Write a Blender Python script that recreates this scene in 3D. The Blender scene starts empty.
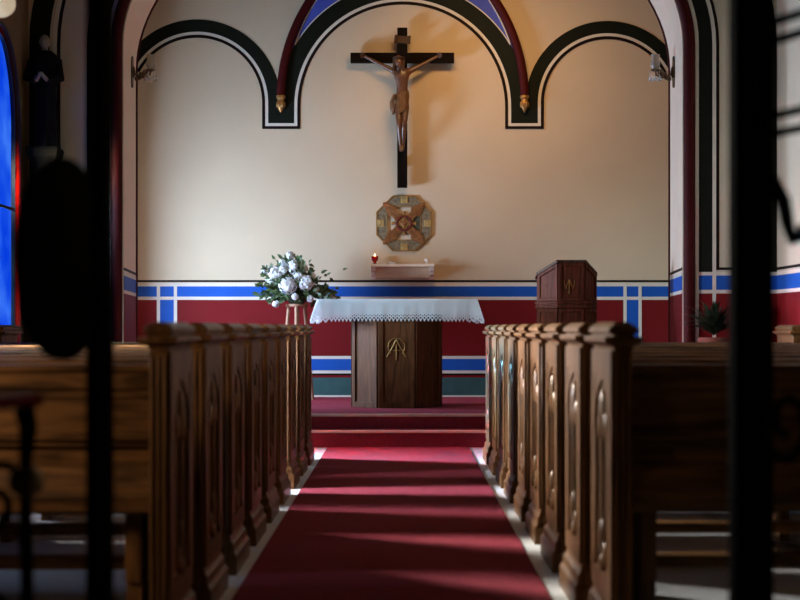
import bpy, bmesh, math, random
from math import pi, sin, cos, sqrt, radians
from mathutils import Vector, Matrix
random.seed(7)
S = bpy.context.scene
COL = S.collection
FPX = 1520.0; VX = 403.0; VY = 327.0; EYE = 1.05
def at(x, y, d):
    """metres of a point d metres ahead of the lens that shows at photo pixel (x, y)"""
    return Vector(((x - VX) / FPX * d, d, EYE + (VY - y) / FPX * d))

# ------------------------------------------------------------------ materials
def new_mat(name):
    m = bpy.data.materials.new(name); m.use_nodes = True
    nt = m.node_tree; b = nt.nodes['Principled BSDF']
    return m, nt, b
def paint(name, col, rough=0.7, var=0.06, scale=6.0, bump=0.0, bscale=60.0, metal=0.0, coat=0.0):
    m, nt, b = new_mat(name)
    b.inputs['Roughness'].default_value = rough
    b.inputs['Metallic'].default_value = metal
    if rough >= 0.6 and not metal: b.inputs['Specular IOR Level'].default_value = 0.12
    if coat:
        b.inputs['Coat Weight'].default_value = coat
        b.inputs['Coat Roughness'].default_value = 0.2
    tc = nt.nodes.new('ShaderNodeTexCoord')
    n = nt.nodes.new('ShaderNodeTexNoise'); n.inputs['Scale'].default_value = scale; n.inputs['Detail'].default_value = 4
    nt.links.new(tc.outputs['Object'], n.inputs['Vector'])
    r = nt.nodes.new('ShaderNodeValToRGB')
    r.color_ramp.elements[0].position = 0.3; r.color_ramp.elements[1].position = 0.7
    r.color_ramp.elements[0].color = tuple(c * (1 - var) for c in col) + (1,)
    r.color_ramp.elements[1].color = tuple(min(1, c * (1 + var)) for c in col) + (1,)
    nt.links.new(n.outputs['Fac'], r.inputs['Fac']); nt.links.new(r.outputs['Color'], b.inputs['Base Color'])
    if bump:
        n2 = nt.nodes.new('ShaderNodeTexNoise'); n2.inputs['Scale'].default_value = bscale; n2.inputs['Detail'].default_value = 3
        nt.links.new(tc.outputs['Object'], n2.inputs['Vector'])
        bp = nt.nodes.new('ShaderNodeBump'); bp.inputs['Strength'].default_value = bump; bp.inputs['Distance'].default_value = 0.01
        nt.links.new(n2.outputs['Fac'], bp.inputs['Height']); nt.links.new(bp.outputs['Normal'], b.inputs['Normal'])
    return m
def wood(name, dark, light, axis='Z', rough=0.38, coat=0.25, grain=9.0, tint=(1.0, 0.70, 0.50), spec=0.5):
    m, nt, b = new_mat(name)
    b.inputs['Roughness'].default_value = rough
    b.inputs['Specular Tint'].default_value = tuple(tint) + (1,); b.inputs['Specular IOR Level'].default_value = spec
    b.inputs['Coat Weight'].default_value = coat; b.inputs['Coat Roughness'].default_value = 0.22
    tc = nt.nodes.new('ShaderNodeTexCoord')
    mp = nt.nodes.new('ShaderNodeMapping')
    sc = {'X': (0.7, grain, grain), 'Y': (grain, 0.7, grain), 'Z': (grain, grain, 0.7)}[axis]
    mp.inputs['Scale'].default_value = sc
    nt.links.new(tc.outputs['Object'], mp.inputs['Vector'])
    n = nt.nodes.new('ShaderNodeTexNoise'); n.inputs['Scale'].default_value = 3.0; n.inputs['Detail'].default_value = 7
    n.inputs['Distortion'].default_value = 1.6
    nt.links.new(mp.outputs['Vector'], n.inputs['Vector'])
    r = nt.nodes.new('ShaderNodeValToRGB')
    r.color_ramp.elements[0].position = 0.35; r.color_ramp.elements[1].position = 0.66
    r.color_ramp.elements[0].color = tuple(dark) + (1,); r.color_ramp.elements[1].color = tuple(light) + (1,)
    nt.links.new(n.outputs['Fac'], r.inputs['Fac']); nt.links.new(r.outputs['Color'], b.inputs['Base Color'])
    bp = nt.nodes.new('ShaderNodeBump'); bp.inputs['Strength'].default_value = 0.12; bp.inputs['Distance'].default_value = 0.004
    nt.links.new(n.outputs['Fac'], bp.inputs['Height']); nt.links.new(bp.outputs['Normal'], b.inputs['Normal'])
    return m
def glow(name, col, strength):
    m, nt, b = new_mat(name)
    b.inputs['Base Color'].default_value = tuple(col) + (1,)
    b.inputs['Emission Color'].default_value = tuple(col) + (1,)
    b.inputs['Emission Strength'].default_value = strength
    return m
def clear_pane(name, c1, c2, scale, lead=0.03):
    """leaded glass: tinted see-through quarries with dark lead between them"""
    m = bpy.data.materials.new(name); m.use_nodes = True
    nt = m.node_tree; nt.nodes.clear()
    out = nt.nodes.new('ShaderNodeOutputMaterial')
    tc = nt.nodes.new('ShaderNodeTexCoord')
    v = nt.nodes.new('ShaderNodeTexVoronoi'); v.inputs['Scale'].default_value = scale
    nt.links.new(tc.outputs['Object'], v.inputs['Vector'])
    r = nt.nodes.new('ShaderNodeValToRGB'); r.color_ramp.elements[0].color = tuple(c1) + (1,); r.color_ramp.elements[1].color = tuple(c2) + (1,)
    sp = nt.nodes.new('ShaderNodeSeparateColor'); nt.links.new(v.outputs['Color'], sp.inputs['Color'])
    nt.links.new(sp.outputs['Red'], r.inputs['Fac'])
    t = nt.nodes.new('ShaderNodeBsdfTransparent'); nt.links.new(r.outputs['Color'], t.inputs['Color'])
    g = nt.nodes.new('ShaderNodeBsdfGlossy'); g.inputs['Roughness'].default_value = 0.15
    mx = nt.nodes.new('ShaderNodeMixShader'); mx.inputs['Fac'].default_value = 0.03
    nt.links.new(t.outputs[0], mx.inputs[1]); nt.links.new(g.outputs[0], mx.inputs[2])
    v2 = nt.nodes.new('ShaderNodeTexVoronoi'); v2.feature = 'DISTANCE_TO_EDGE'; v2.inputs['Scale'].default_value = scale
    nt.links.new(tc.outputs['Object'], v2.inputs['Vector'])
    lt = nt.nodes.new('ShaderNodeMath'); lt.operation = 'LESS_THAN'; lt.inputs[1].default_value = lead
    nt.links.new(v2.outputs['Distance'], lt.inputs[0])
    d = nt.nodes.new('ShaderNodeBsdfDiffuse'); d.inputs['Color'].default_value = (0.02, 0.02, 0.02, 1)
    m2 = nt.nodes.new('ShaderNodeMixShader')
    nt.links.new(lt.outputs[0], m2.inputs['Fac']); nt.links.new(mx.outputs[0], m2.inputs[1]); nt.links.new(d.outputs[0], m2.inputs[2])
    nt.links.new(m2.outputs[0], out.inputs['Surface'])
    return m

M = {}
M['plaster'] = paint('cream_plaster', (0.62, 0.50, 0.34), 0.85, 0.035, 1.6, 0.10, 45)
M['plaster_nave'] = paint('cream_nave_plaster', (0.60, 0.52, 0.385), 0.85, 0.05, 1.6, 0.10, 45)
M['jamb'] = paint('warm_cream_jamb_paint', (0.86, 0.68, 0.50), 0.8, 0.03)
M['cream'] = paint('cream_line_paint', (0.70, 0.65, 0.54), 0.7, 0.03)
M['black_line'] = paint('dark_maroon_line_paint', (0.010, 0.004, 0.003), 0.6, 0.1)
M['green'] = paint('dark_green_paint', (0.0075, 0.010, 0.0055), 0.6, 0.1)
M['teal'] = paint('teal_green_paint', (0.045, 0.105, 0.10), 0.6, 0.1)
M['red'] = paint('crimson_dado_paint', (0.165, 0.0085, 0.0095), 0.65, 0.06, 3)
M['rib_red'] = paint('oxblood_rib_paint', (0.055, 0.004, 0.004), 0.6, 0.1)
M['blue'] = paint('cobalt_band_paint', (0.014, 0.092, 0.42), 0.6, 0.05)
M['violet'] = paint('violet_spandrel_paint', (0.07, 0.10, 0.46), 0.6, 0.08)
M['stone'] = paint('pale_terrazzo_floor', (0.38, 0.385, 0.40), 0.30, 0.10, 25)
M['marble'] = paint('white_marble_strip', (0.86, 0.86, 0.84), 0.35, 0.08, 12)
M['carpet'] = paint('crimson_carpet', (0.285, 0.036, 0.054), 0.95, 0.14, 40, 0.35, 400)
M['nosing'] = paint('lit_step_edge', (0.88, 0.58, 0.44), 0.6, 0.08)  # nosing colour raised to stand for light on the tread edges
M['ceiling'] = paint('dark_ceiling', (0.10, 0.065, 0.04), 0.8, 0.1)  # dark brown ceiling, toned down to cut light bouncing in the nave
M['pew_z'] = wood('dark_oak_upright_grain', (0.040, 0.0175, 0.0055), (0.185, 0.084, 0.027), 'Z', 0.42, 0.10, spec=0.35)
M['pew_x'] = wood('dark_oak_long_grain', (0.040, 0.0175, 0.0055), (0.185, 0.084, 0.027), 'X', 0.42, 0.10, spec=0.35, grain=5)
M['altar'] = wood('altar_walnut', (0.045, 0.017, 0.007), (0.125, 0.048, 0.019), 'Z', 0.6, 0.0, tint=(1.0, 0.50, 0.28), spec=0.35)
M['ambo'] = wood('ambo_red_walnut', (0.06, 0.015, 0.008), (0.15, 0.042, 0.022), 'Z', 0.6, 0.0, tint=(1.0, 0.40, 0.28), spec=0.3)
M['ambo_dark'] = wood('ambo_dark_edge', (0.03, 0.012, 0.007), (0.07, 0.03, 0.018), 'Z', 0.6, 0.0)
M['black_wood'] = wood('black_stained_cross_wood', (0.004, 0.003, 0.0025), (0.009, 0.006, 0.004), 'Z', 0.7, 0.0, spec=0.06)
M['black_wood_x'] = wood('black_stained_beam_wood', (0.004, 0.003, 0.0025), (0.009, 0.006, 0.004), 'X', 0.7, 0.0, spec=0.06)
M['carving'] = paint('polychrome_carved_wood', (0.105, 0.042, 0.017), 0.4, 0.3, 25, coat=0.3)
M['carving_dark'] = paint('dark_carved_hair', (0.05, 0.022, 0.01), 0.5, 0.2, 30)
M['gilt_cloth'] = paint('gilded_cloth_carving', (0.15, 0.07, 0.025), 0.35, 0.3, 20, metal=0.2)
M['plaque'] = paint('brown_plaque', (0.075, 0.04, 0.018), 0.6, 0.2)
M['gilt'] = paint('bright_gilding', (0.50, 0.34, 0.12), 0.4, 0.3, 30, metal=0.35)
M['gold'] = paint('aged_gold', (0.40, 0.215, 0.065), 0.4, 0.2, 30, metal=0.6)
M['copper'] = paint('copper_gilt', (0.30, 0.125, 0.04), 0.4, 0.35, 30, metal=0.4)
M['pewter'] = paint('greenish_pewter', (0.21, 0.165, 0.095), 0.5, 0.4, 30, metal=0.2)
M['enamel'] = paint('dark_green_enamel', (0.07, 0.075, 0.05), 0.35, 0.2, 30)
M['oxblood'] = paint('oxblood_enamel', (0.12, 0.02, 0.015), 0.3, 0.2, 30)
M['linen'] = paint('white_linen', (0.90, 0.90, 0.90), 0.85, 0.03, 8, 0.15, 60)
_m = M['linen']; _nt = _m.node_tree; _b = _nt.nodes['Principled BSDF']; _o = next(n for n in _nt.nodes if n.type == 'OUTPUT_MATERIAL')
_t = _nt.nodes.new('ShaderNodeBsdfTranslucent'); _t.inputs['Color'].default_value = (0.92, 0.90, 0.90, 1)
_x = _nt.nodes.new('ShaderNodeMixShader'); _x.inputs['Fac'].default_value = 0.5
_nt.links.new(_b.outputs[0], _x.inputs[1]); _nt.links.new(_t.outputs[0], _x.inputs[2]); _nt.links.new(_x.outputs[0], _o.inputs['Surface'])
M['petal'] = paint('white_petal', (0.86, 0.87, 0.86), 0.7, 0.05, 30)
M['leaf'] = paint('dark_leaf_green', (0.055, 0.095, 0.030), 0.45, 0.6, 14)
M['leaf_dark'] = paint('houseplant_leaf_green', (0.018, 0.032, 0.014), 0.4, 0.4, 14)
M['stand'] = wood('light_stand_wood', (0.34, 0.18, 0.11), (0.48, 0.28, 0.18), 'Z', 0.5, 0.1)
M['shelf'] = paint('pale_stone_shelf', (0.86, 0.74, 0.56), 0.6, 0.06, 10)
M['shelf_wood'] = paint('tan_shelf_front', (0.80, 0.60, 0.38), 0.6, 0.08, 10)
M['iron'] = paint('black_wrought_iron', (0.0035, 0.0035, 0.003), 0.7, 0.2, 20)
M['iron'].node_tree.nodes['Principled BSDF'].inputs['Specular IOR Level'].default_value = 0.05
M['iron_red'] = paint('dull_red_painted_iron', (0.26, 0.018, 0.025), 0.6, 0.1, 20)
M['iron_brass'] = paint('tarnished_brass', (0.20, 0.17, 0.08), 0.45, 0.2, 20, metal=0.5)
M['brass'] = paint('dark_brass', (0.14, 0.085, 0.04), 0.4, 0.25, 30, metal=0.7)
M['tulip'] = paint('frosted_tulip_glass', (0.40, 0.33, 0.24), 0.3, 0.05, 10)
M['ochre'] = paint('dimmed_wall_ochre', (0.20, 0.13, 0.07), 0.85, 0.08)  # dimness put into the wall colour, also keeps bounced light low
M['lobby'] = paint('dark_lobby_panelling', (0.06, 0.045, 0.035), 0.7, 0.1)
M['opal'] = glow('opal_glass_globe', (0.85, 0.72, 0.52), 0.45)
M['robe'] = paint('black_robe_plaster', (0.007, 0.006, 0.005), 0.8, 0.2, 10)
M['skin_plaster'] = paint('pale_plaster_face', (0.30, 0.26, 0.19), 0.6, 0.05, 10)
M['pedestal'] = paint('dark_pedestal', (0.010, 0.008, 0.005), 0.8, 0.2, 10)
M['terracotta'] = paint('terracotta_pot', (0.20, 0.08, 0.05), 0.7, 0.1, 10)
M['porcelain'] = paint('white_porcelain', (0.78, 0.74, 0.68), 0.3, 0.02, 10)
M['lead'] = paint('dark_window_lead', (0.02, 0.02, 0.018), 0.5, 0.1, 10)
M['red_glass_edge'] = clear_pane('red_border_glass', (0.85, 0.11, 0.11), (0.95, 0.18, 0.16), 5, 0.01)
M['blue_glass'] = clear_pane('blue_leaded_glass', (0.08, 0.30, 0.88), (0.36, 0.58, 0.98), 2.2, 0.0)
_nt = M['blue_glass'].node_tree
_n = _nt.nodes.new('ShaderNodeTexNoise'); _n.inputs['Scale'].default_value = 2.2; _n.inputs['Detail'].default_value = 2
_r = next(n for n in _nt.nodes if n.type == 'VALTORGB'); _r.color_ramp.elements[0].position = 0.35; _r.color_ramp.elements[1].position = 0.65
_nt.links.new(next(n for n in _nt.nodes if n.type == 'TEX_COORD').outputs['Object'], _n.inputs['Vector']); _nt.links.new(_n.outputs['Fac'], _r.inputs['Fac'])
M['pale_glass'] = clear_pane('pale_leaded_glass', (0.70, 0.78, 0.90), (0.85, 0.90, 0.98), 5, 0.03)
M['flame'] = glow('candle_flame', (1.0, 0.55, 0.22), 12)
mr, ntr, br = new_mat('ruby_votive_glass')
br.inputs['Base Color'].default_value = (0.62, 0.012, 0.02, 1); br.inputs['Roughness'].default_value = 0.1
br.inputs['Transmission Weight'].default_value = 0.55
M['ruby'] = mr
mc, ntc, bc = new_mat('clear_crystal')
bc.inputs['Base Color'].default_value = (0.95, 0.93, 0.9, 1); bc.inputs['Roughness'].default_value = 0.05; bc.inputs['Transmission Weight'].default_value = 0.7
M['crystal'] = mc

# ------------------------------------------------------------------ mesh builder
class MB:
    def __init__(s): s.v = []; s.f = []
    def add(s, vs, fs):
        o = len(s.v); s.v += [tuple(p) for p in vs]; s.f += [tuple(i + o for i in f) for f in fs]; return s
    def hexa(s, p):      # 8 points: bottom ring then top ring
        return s.add(p, [(3, 2, 1, 0), (4, 5, 6, 7), (0, 1, 5, 4), (1, 2, 6, 5), (2, 3, 7, 6), (3, 0, 4, 7)])
    def box(s, a, b):
        x0, y0, z0 = a; x1, y1, z1 = b
        return s.hexa([(x0, y0, z0), (x1, y0, z0), (x1, y1, z0), (x0, y1, z0), (x0, y0, z1), (x1, y0, z1), (x1, y1, z1), (x0, y1, z1)])
    def rings(s, rs, cap=True):      # rings of equal length, lofted
        n = len(rs[0]); vs = [p for r in rs for p in r]; fs = []
        for k in range(len(rs) - 1):
            for i in range(n):
                j = (i + 1) % n
                fs.append((k * n + i, k * n + j, (k + 1) * n + j, (k + 1) * n + i))
        if cap:
            fs.append(tuple(range(n - 1, -1, -1))); fs.append(tuple((len(rs) - 1) * n + i for i in range(n)))
        return s.add(vs, fs)
    def loft_rect(s, x0, x1, y0, y1, prof):    # prof: (z, grow)
        return s.rings([[(x0 - g, y0 - g, z), (x1 + g, y0 - g, z), (x1 + g, y1 + g, z), (x0 - g, y1 + g, z)] for z, g in prof])
    def lathe(s, c, prof, n=16, sx=1.0, sy=1.0):       # prof: (r, z)
        return s.rings([[(c[0] + sx * r * cos(2 * pi * i / n), c[1] + sy * r * sin(2 * pi * i / n), c[2] + z) for i in range(n)] for r, z in prof])
    def tube(s, pts, rad, n=8):
        pts = [Vector(p) for p in pts]; R = rad if isinstance(rad, (list, tuple)) else [rad] * len(pts)
        rs = []; up = None
        for i, p in enumerate(pts):
            t = (pts[min(i + 1, len(pts) - 1)] - pts[max(i - 1, 0)]).normalized()
            if up is None:
                up = Vector((0, 0, 1)) if abs(t.z) < 0.9 else Vector((1, 0, 0))
            a = (up - t * up.dot(t)).normalized(); b = t.cross(a); up = a
            rs.append([p + (a * cos(2 * pi * k / n) + b * sin(2 * pi * k / n)) * R[i] for k in range(n)])
        return s.rings(rs)
    def prism(s, poly, ax, a, b):
        """poly of 2-D points extruded along axis ax from a to b; 'y': (x,z), 'x': (y,z), 'z': (x,y)"""
        def P(u, v, w): return {'y': (u, w, v), 'x': (w, u, v), 'z': (u, v, w)}[ax]
        return s.rings([[P(u, v, a) for u, v in poly], [P(u, v, b) for u, v in poly]])
    def ball(s, c, rx, ry=None, rz=None, n=12, m=8):
        ry = ry or rx; rz = rz or rx
        return s.rings([[(c[0] + rx * sin(pi * k / m) * cos(2 * pi * i / n), c[1] + ry * sin(pi * k / m) * sin(2 * pi * i / n), c[2] - rz * cos(pi * k / m)) for i in range(n)] for k in [0.08] + list(range(1, m)) + [m - 0.08]])
    def build(s, name, m, parent=None, smooth=False, bevel=0.0, recalc=True):
        me = bpy.data.meshes.new(name); me.from_pydata(s.v, [], s.f)
        if recalc:
            bm = bmesh.new(); bm.from_mesh(me); bmesh.ops.recalc_face_normals(bm, faces=bm.faces); bm.to_mesh(me); bm.free()
        me.materials.append(m); me.update()
        if smooth:
            for p in me.polygons: p.use_smooth = True
            try: me.set_sharp_from_angle(angle=radians(40))
            except Exception: pass
        o = bpy.data.objects.new(name, me); COL.objects.link(o)
        if parent: o.parent = parent
        if bevel:
            b = o.modifiers.new('soft_edge', 'BEVEL'); b.width = bevel; b.segments = 2; b.limit_method = 'ANGLE'
        return o
def struct(o): o['kind'] = 'structure'; return o
def tag(o, label, cat, group=None):
    o['label'] = label; o['category'] = cat
    if group: o['group'] = group
    return o
def empty(name, loc, label, cat, group=None, rz=0.0):
    o = bpy.data.objects.new(name, None); COL.objects.link(o); o.empty_display_size = 0.1
    o.location = loc; o.rotation_euler = (0, 0, rz)
    return tag(o, label, cat, group)
def copy_tree(o, parent=None):
    c = o.copy(); COL.objects.link(c)
    if parent: c.parent = parent
    for ch in list(o.children): copy_tree(ch, c)
    return c

# ------------------------------------------------------------------ the setting
W = 3.30            # half width of the nave
YF, YR, YB = 13.40, 14.80, 16.94     # arch wall front, arch wall rear, sanctuary back wall
CW = 3.25           # half width of the sanctuary
ZN, ZC = 5.60, 6.30
SZ1, SZ2 = 0.147, 0.27
NY0 = 2.35          # nave begins behind the gateway wall
NAR = -2.6          # rear wall of the entrance lobby

struct(MB().box((-W - 0.4, NAR - 0.3, -0.12), (W + 0.4, YF + 0.2, 0.0)).build('floor', M['stone']))
mb = MB()
for sx, a, b in ((-1, -0.80, -0.653), (1, 0.567, 0.80)): mb.box((a, NY0, 0.0), (b, 13.2, 0.004))
struct(mb.build('trim_1', M['marble']))
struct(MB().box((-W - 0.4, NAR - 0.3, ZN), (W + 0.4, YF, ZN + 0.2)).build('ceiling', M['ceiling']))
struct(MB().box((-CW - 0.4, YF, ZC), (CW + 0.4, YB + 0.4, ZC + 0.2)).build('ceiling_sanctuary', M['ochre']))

# altar steps and raised sanctuary floor, carpeted
struct(MB().box((-2.44, 13.20, 0.0), (2.44, 13.56, SZ1)).build('floor_step', M['carpet'], bevel=0.008))
struct(MB().box((-2.44, 13.54, 0.0), (2.44, YR, SZ2)).box((-CW, YR, 0), (CW, YB, SZ2)).build('floor_sanctuary', M['carpet'], bevel=0.008))
struct(MB().box((-2.44, 13.188, SZ1 - 0.018), (2.44, 13.25, SZ1 + 0.005)).build('trim_2', M['nosing'], bevel=0.006))
struct(MB().box((-2.44, 13.528, SZ2 - 0.018), (2.44, 13.59, SZ2 + 0.005)).build('trim_3', M['nosing'], bevel=0.006))

def arch_pts(a, zs, b, n=56):
    """left foot, up, over an elliptical head, down to the right foot: (x, z, normal x, normal z)"""
    P = [(-a, 0.0, -1, 0), (-a, zs * 0.5, -1, 0)]
    for i in range(n + 1):
        t = pi - pi * i / n
        nx, nz = cos(t) / a, sin(t) / b; l = sqrt(nx * nx + nz * nz)
        P.append((a * cos(t), zs + b * sin(t), nx / l, nz / l))
    return P + [(a, zs * 0.5, 1, 0), (a, 0.0, 1, 0)]
AF = arch_pts(2.465, 3.54, 1.60)
AR = arch_pts(2.60, 3.54, 1.80)
# arch wall: front face, rear face and the soffit between
def arch_face(mb, P, y, hw, zt):
    a = P[-1][0]; zs = P[2][1]
    for s in (-1, 1):
        mb.add([(s * a, y, 0), (s * hw, y, 0), (s * hw, y, zs), (s * a, y, zs)], [(0, 1, 2, 3)])
        mb.add([(s * a, y, zs), (s * hw, y, zs), (s * hw, y, zt), (s * a, y, zt)], [(0, 1, 2, 3)])
    arc = P[2:-2]
    for p, q in zip(arc, arc[1:]):
        mb.add([(p[0], y, p[1]), (q[0], y, q[1]), (q[0], y, zt), (p[0], y, zt)], [(0, 1, 2, 3)])
mb = MB(); arch_face(mb, AF, YF, W + 0.03, ZC)
struct(mb.build('wall_arch', M['plaster_nave'], recalc=False))
mb = MB(); arch_face(mb, AR, YR, CW + 0.18, ZC)
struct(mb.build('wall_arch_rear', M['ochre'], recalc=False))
mb = MB()
for (p, q, r, s) in zip(AF, AF[1:], AR, AR[1:]):
    mb.add([(p[0], YF, p[1]), (q[0], YF, q[1]), (s[0], YR, s[1]), (r[0], YR, r[1])], [(0, 1, 2, 3)])
struct(mb.build('wall_arch_soffit', M['jamb'], smooth=True, recalc=False))

def ribbon(mb, P, o0, o1, y, t):
    """band painted along a path, from o0 to o1 outside it, standing t proud of the wall at y"""
    rs = []
    for x, z, nx, nz in P:
        a = (x + nx * o0, z + nz * o0); b = (x + nx * o1, z + nz * o1)
        rs.append([(a[0], y - t, a[1]), (b[0], y - t, b[1]), (b[0], y + 0.002, b[1]), (a[0], y + 0.002, a[1])])
    mb.rings(rs)
def cut(P, z0):
    """the path with its two feet raised to z0"""
    Q = [list(p) for p in P]; Q[0][1] = z0; Q[-1][1] = z0
    return [tuple(q) for q in Q]
ZD = 1.535          # top of the dado
# red bead at the arch edge
mb = MB(); mb.tube([(x + nx * 0.058, YF - 0.012, z + nz * 0.058) for x, z, nx, nz in AF], 0.050, 14)
struct(mb.build('trim_4', M['rib_red'], smooth=True))
mb = MB(); ribbon(mb, AF, 0.112, 0.142, YF, 0.006); ribbon(mb, AF, 0.262, 0.294, YF, 0.006); ribbon(mb, cut(AF, ZD), 0.585, 0.62, YF, 0.006)
struct(mb.build('trim_5', M['cream']))
mb = MB(); ribbon(mb, cut(AF, ZD), 0.142, 0.262, YF, 0.004); ribbon(mb, cut(AF, ZD), 0.65, 0.83, YF, 0.004)
struct(mb.build('trim_6', M['green']))
mb = MB(); ribbon(mb, cut(AF, 1.556), 0.296, 0.322, YF, 0.005); ribbon(mb, cut(AF, 1.556), 0.555, 0.585, YF, 0.005)
struct(mb.build('trim_7', M['black_line']))
# thin red and dark lines on the rear edge of the jambs
mb = MB(); mb.tube([(x - nx * 0.004, YR - 0.012, z - nz * 0.004) for x, z, nx, nz in AR], 0.016, 8)
struct(mb.build('trim_8', M['rib_red'], smooth=True))

# dado of the arch wall, the jambs and the nave side walls
ROWS = [('black_line', 1.552, 1.576), ('cream', 1.504, 1.537), ('blue', 1.378, 1.504), ('cream', 1.346, 1.378), ('red', 0.727, 1.346),
        ('cream', 0.694, 0.727), ('blue', 0.566, 0.694), ('cream', 0.533, 0.566), ('black_line', 0.505, 0.533), ('red', 0.485, 0.505), ('teal', 0.0, 0.485)]
coll = {}
def band(mat, pa, pb, z0, z1, n, t):
    """flat strip of paint on a wall from pa to pb (x, y), thickness t along normal n"""
    b = coll.setdefault(mat, MB())
    (xa, ya), (xb, yb) = pa, pb; nx, ny = n
    b.hexa([(xa, ya, z0), (xb, yb, z0), (xb + nx * t, yb + ny * t, z0), (xa + nx * t, ya + ny * t, z0),
            (xa, ya, z1), (xb, yb, z1), (xb + nx * t, yb + ny * t, z1), (xa + nx * t, ya + ny * t, z1)])
for mat, z0, z1 in ROWS:
    for s in (-1, 1):
        x0 = 2.465 + 0.142
        if mat == 'black_line' and z0 > 1: x0 = 2.465 + 0.296
        band(mat, (s * x0, YF), (s * W, YF), z0, z1, (0, -1), 0.003)
        # jamb, from front edge to rear edge
        j0 = (s * 2.467, YF + 0.03); j1 = (s * 2.598, YR - 0.03)
        band(mat, j0, j1, z0, z1, (-s, 0), 0.004)
    band(mat, (W, NY0), (W, YF), z0, z1, (-1, 0), 0.003)
for k, (mat, b) in enumerate(coll.items()):
    struct(b.build('trim_%d' % (20 + k), M[mat]))

# ---- walls with arched window openings: hexahedra round each hole
def pierced(name, mat, xa, xb, y0, y1, z0, z1, holes):
    """wall slab between x = xa and xb running along y; holes: (yc, half width, sill, spring, rise)"""
    mb = MB(); ys = {y0, y1}
    for yc, hw, sill, spr, rise in holes:
        for i in range(25): ys.add(yc - hw * cos(pi * i / 24))
    ys = sorted(y for y in ys if y0 <= y <= y1)
    for a, b in zip(ys, ys[1:]):
        mid = (a + b) / 2; h = next((h for h in holes if abs(mid - h[0]) < h[1]), None)
        if not h: mb.box((xa, a, z0), (xb, b, z1)); continue
        yc, hw, sill, spr, rise = h
        top = lambda y: spr + rise * sqrt(max(0, 1 - ((y - yc) / hw) ** 2))
        mb.box((xa, a, z0), (xb, b, sill))
        ta, tb = top(a), top(b)
        mb.hexa([(xa, a, ta), (xb, a, ta), (xb, b, tb), (xa, b, tb), (xa, a, z1), (xb, a, z1), (xb, b, z1), (xa, b, z1)])
    return struct(mb.build(name, M[mat]))
HL = [(12.42, 0.62, 0.62, 2.75, 0.80), (9.4, 0.66, 0.62, 2.75, 0.80), (6.4, 0.66, 0.62, 2.75, 0.80)]
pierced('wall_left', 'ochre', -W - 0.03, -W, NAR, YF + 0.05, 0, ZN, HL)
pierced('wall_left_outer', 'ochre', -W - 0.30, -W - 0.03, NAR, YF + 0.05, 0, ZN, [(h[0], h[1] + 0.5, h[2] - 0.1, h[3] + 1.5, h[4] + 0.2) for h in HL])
pierced('wall_right', 'plaster_nave', W, W + 0.35, NAR, YF + 0.05, 0, ZN, [])
HC = [(15.3, 0.46, 0.95, 2.30, 0.46)]
pierced('wall_sanctuary_left', 'plaster', -CW - 0.2, -CW, YR - 0.02, YB + 0.3, 0, ZC, HC)
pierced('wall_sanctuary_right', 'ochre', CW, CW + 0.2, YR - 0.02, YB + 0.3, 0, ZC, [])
struct(MB().box((-CW - 0.2, YB, 0), (CW + 0.2, YB + 0.3, ZC)).build('wall_back', M['plaster']))
struct(MB().box((-W - 0.4, NAR - 0.3, 0), (W + 0.4, NAR, ZN)).build('wall_rear', M['lobby']))
# dark panelling added on the unseen right wall to cut bounced light
wn = MB()
wn.box((W - 0.03, NY0, 0), (W, 11.9, 3.3)).box((W - 0.05, NY0, 3.3), (W, 11.9, 3.36))
for i in range(12): wn.box((W - 0.045, NY0 + 0.8 * i, 0), (W - 0.03, NY0 + 0.8 * i + 0.08, 3.3))
struct(wn.build('wall_right_bounce_panel', M['pew_z']))
# gateway wall between lobby and nave
GX, GH = 1.02, 2.75
struct(MB().box((-W, NY0 - 0.3, 0), (-GX, NY0, ZN)).box((GX, NY0 - 0.3, 0), (W, NY0, ZN)).box((-GX, NY0 - 0.3, GH), (GX, NY0, ZN)).build('wall_gateway', M['lobby']))

def outline(hw, sill, spr, rise, n=28, off=0.0):
    hw -= off; sill += off; rise -= off
    return [(-hw, sill), (hw, sill)] + [(hw * cos(pi * i / n), spr + rise * sin(pi * i / n)) for i in range(n + 1)]
def window(name, x, h, glass, border=None):
    yc, hw, sill, spr, rise = h
    O = outline(hw, sill, spr, rise); A = outline(hw, sill, spr, rise, off=0.03); B = outline(hw, sill, spr, rise, off=0.075)
    def ring(P, Q, x0, x1):
        mb = MB(); n = len(P)
        for i in range(n):
            j = (i + 1) % n
            p, q, r, s = P[i], P[j], Q[j], Q[i]
            mb.hexa([(x0, yc + p[0], p[1]), (x0, yc + q[0], q[1]), (x0, yc + r[0], r[1]), (x0, yc + s[0], s[1]),
                     (x1, yc + p[0], p[1]), (x1, yc + q[0], q[1]), (x1, yc + r[0], r[1]), (x1, yc + s[0], s[1])])
        return mb
    e = ring(O, A, x - 0.06, x + 0.02).build(name, M['lead']); struct(e)
    inner = B if border else A
    MB().prism([(yc + p[0], p[1]) for p in inner], 'x', x - 0.03, x - 0.022).build('window_pane', M[glass], e)
    if border:
        ring(A, B, x - 0.034, x - 0.016).build('window_border', M[border], e)
        C = outline(hw, sill, spr, rise, off=0.082)
        ring(B, C, x - 0.04, x - 0.01).build('window_leading', M['lead'], e)
        bars = MB()
        for z in (1.05, 2.05): bars.box((x - 0.036, yc - hw + 0.1, z - 0.012), (x - 0.014, yc + hw - 0.1, z + 0.012))
        bars.build('window_bar', M['lead'], e)
    return e
window('window_1', -W + 0.005, HL[0], 'blue_glass', 'red_glass_edge')
window('window_2', -W + 0.005, HL[1], 'pale_glass')
window('window_3', -W + 0.005, HL[2], 'pale_glass')
window('window_4', -CW - 0.08, HC[0], 'pale_glass')

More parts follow.
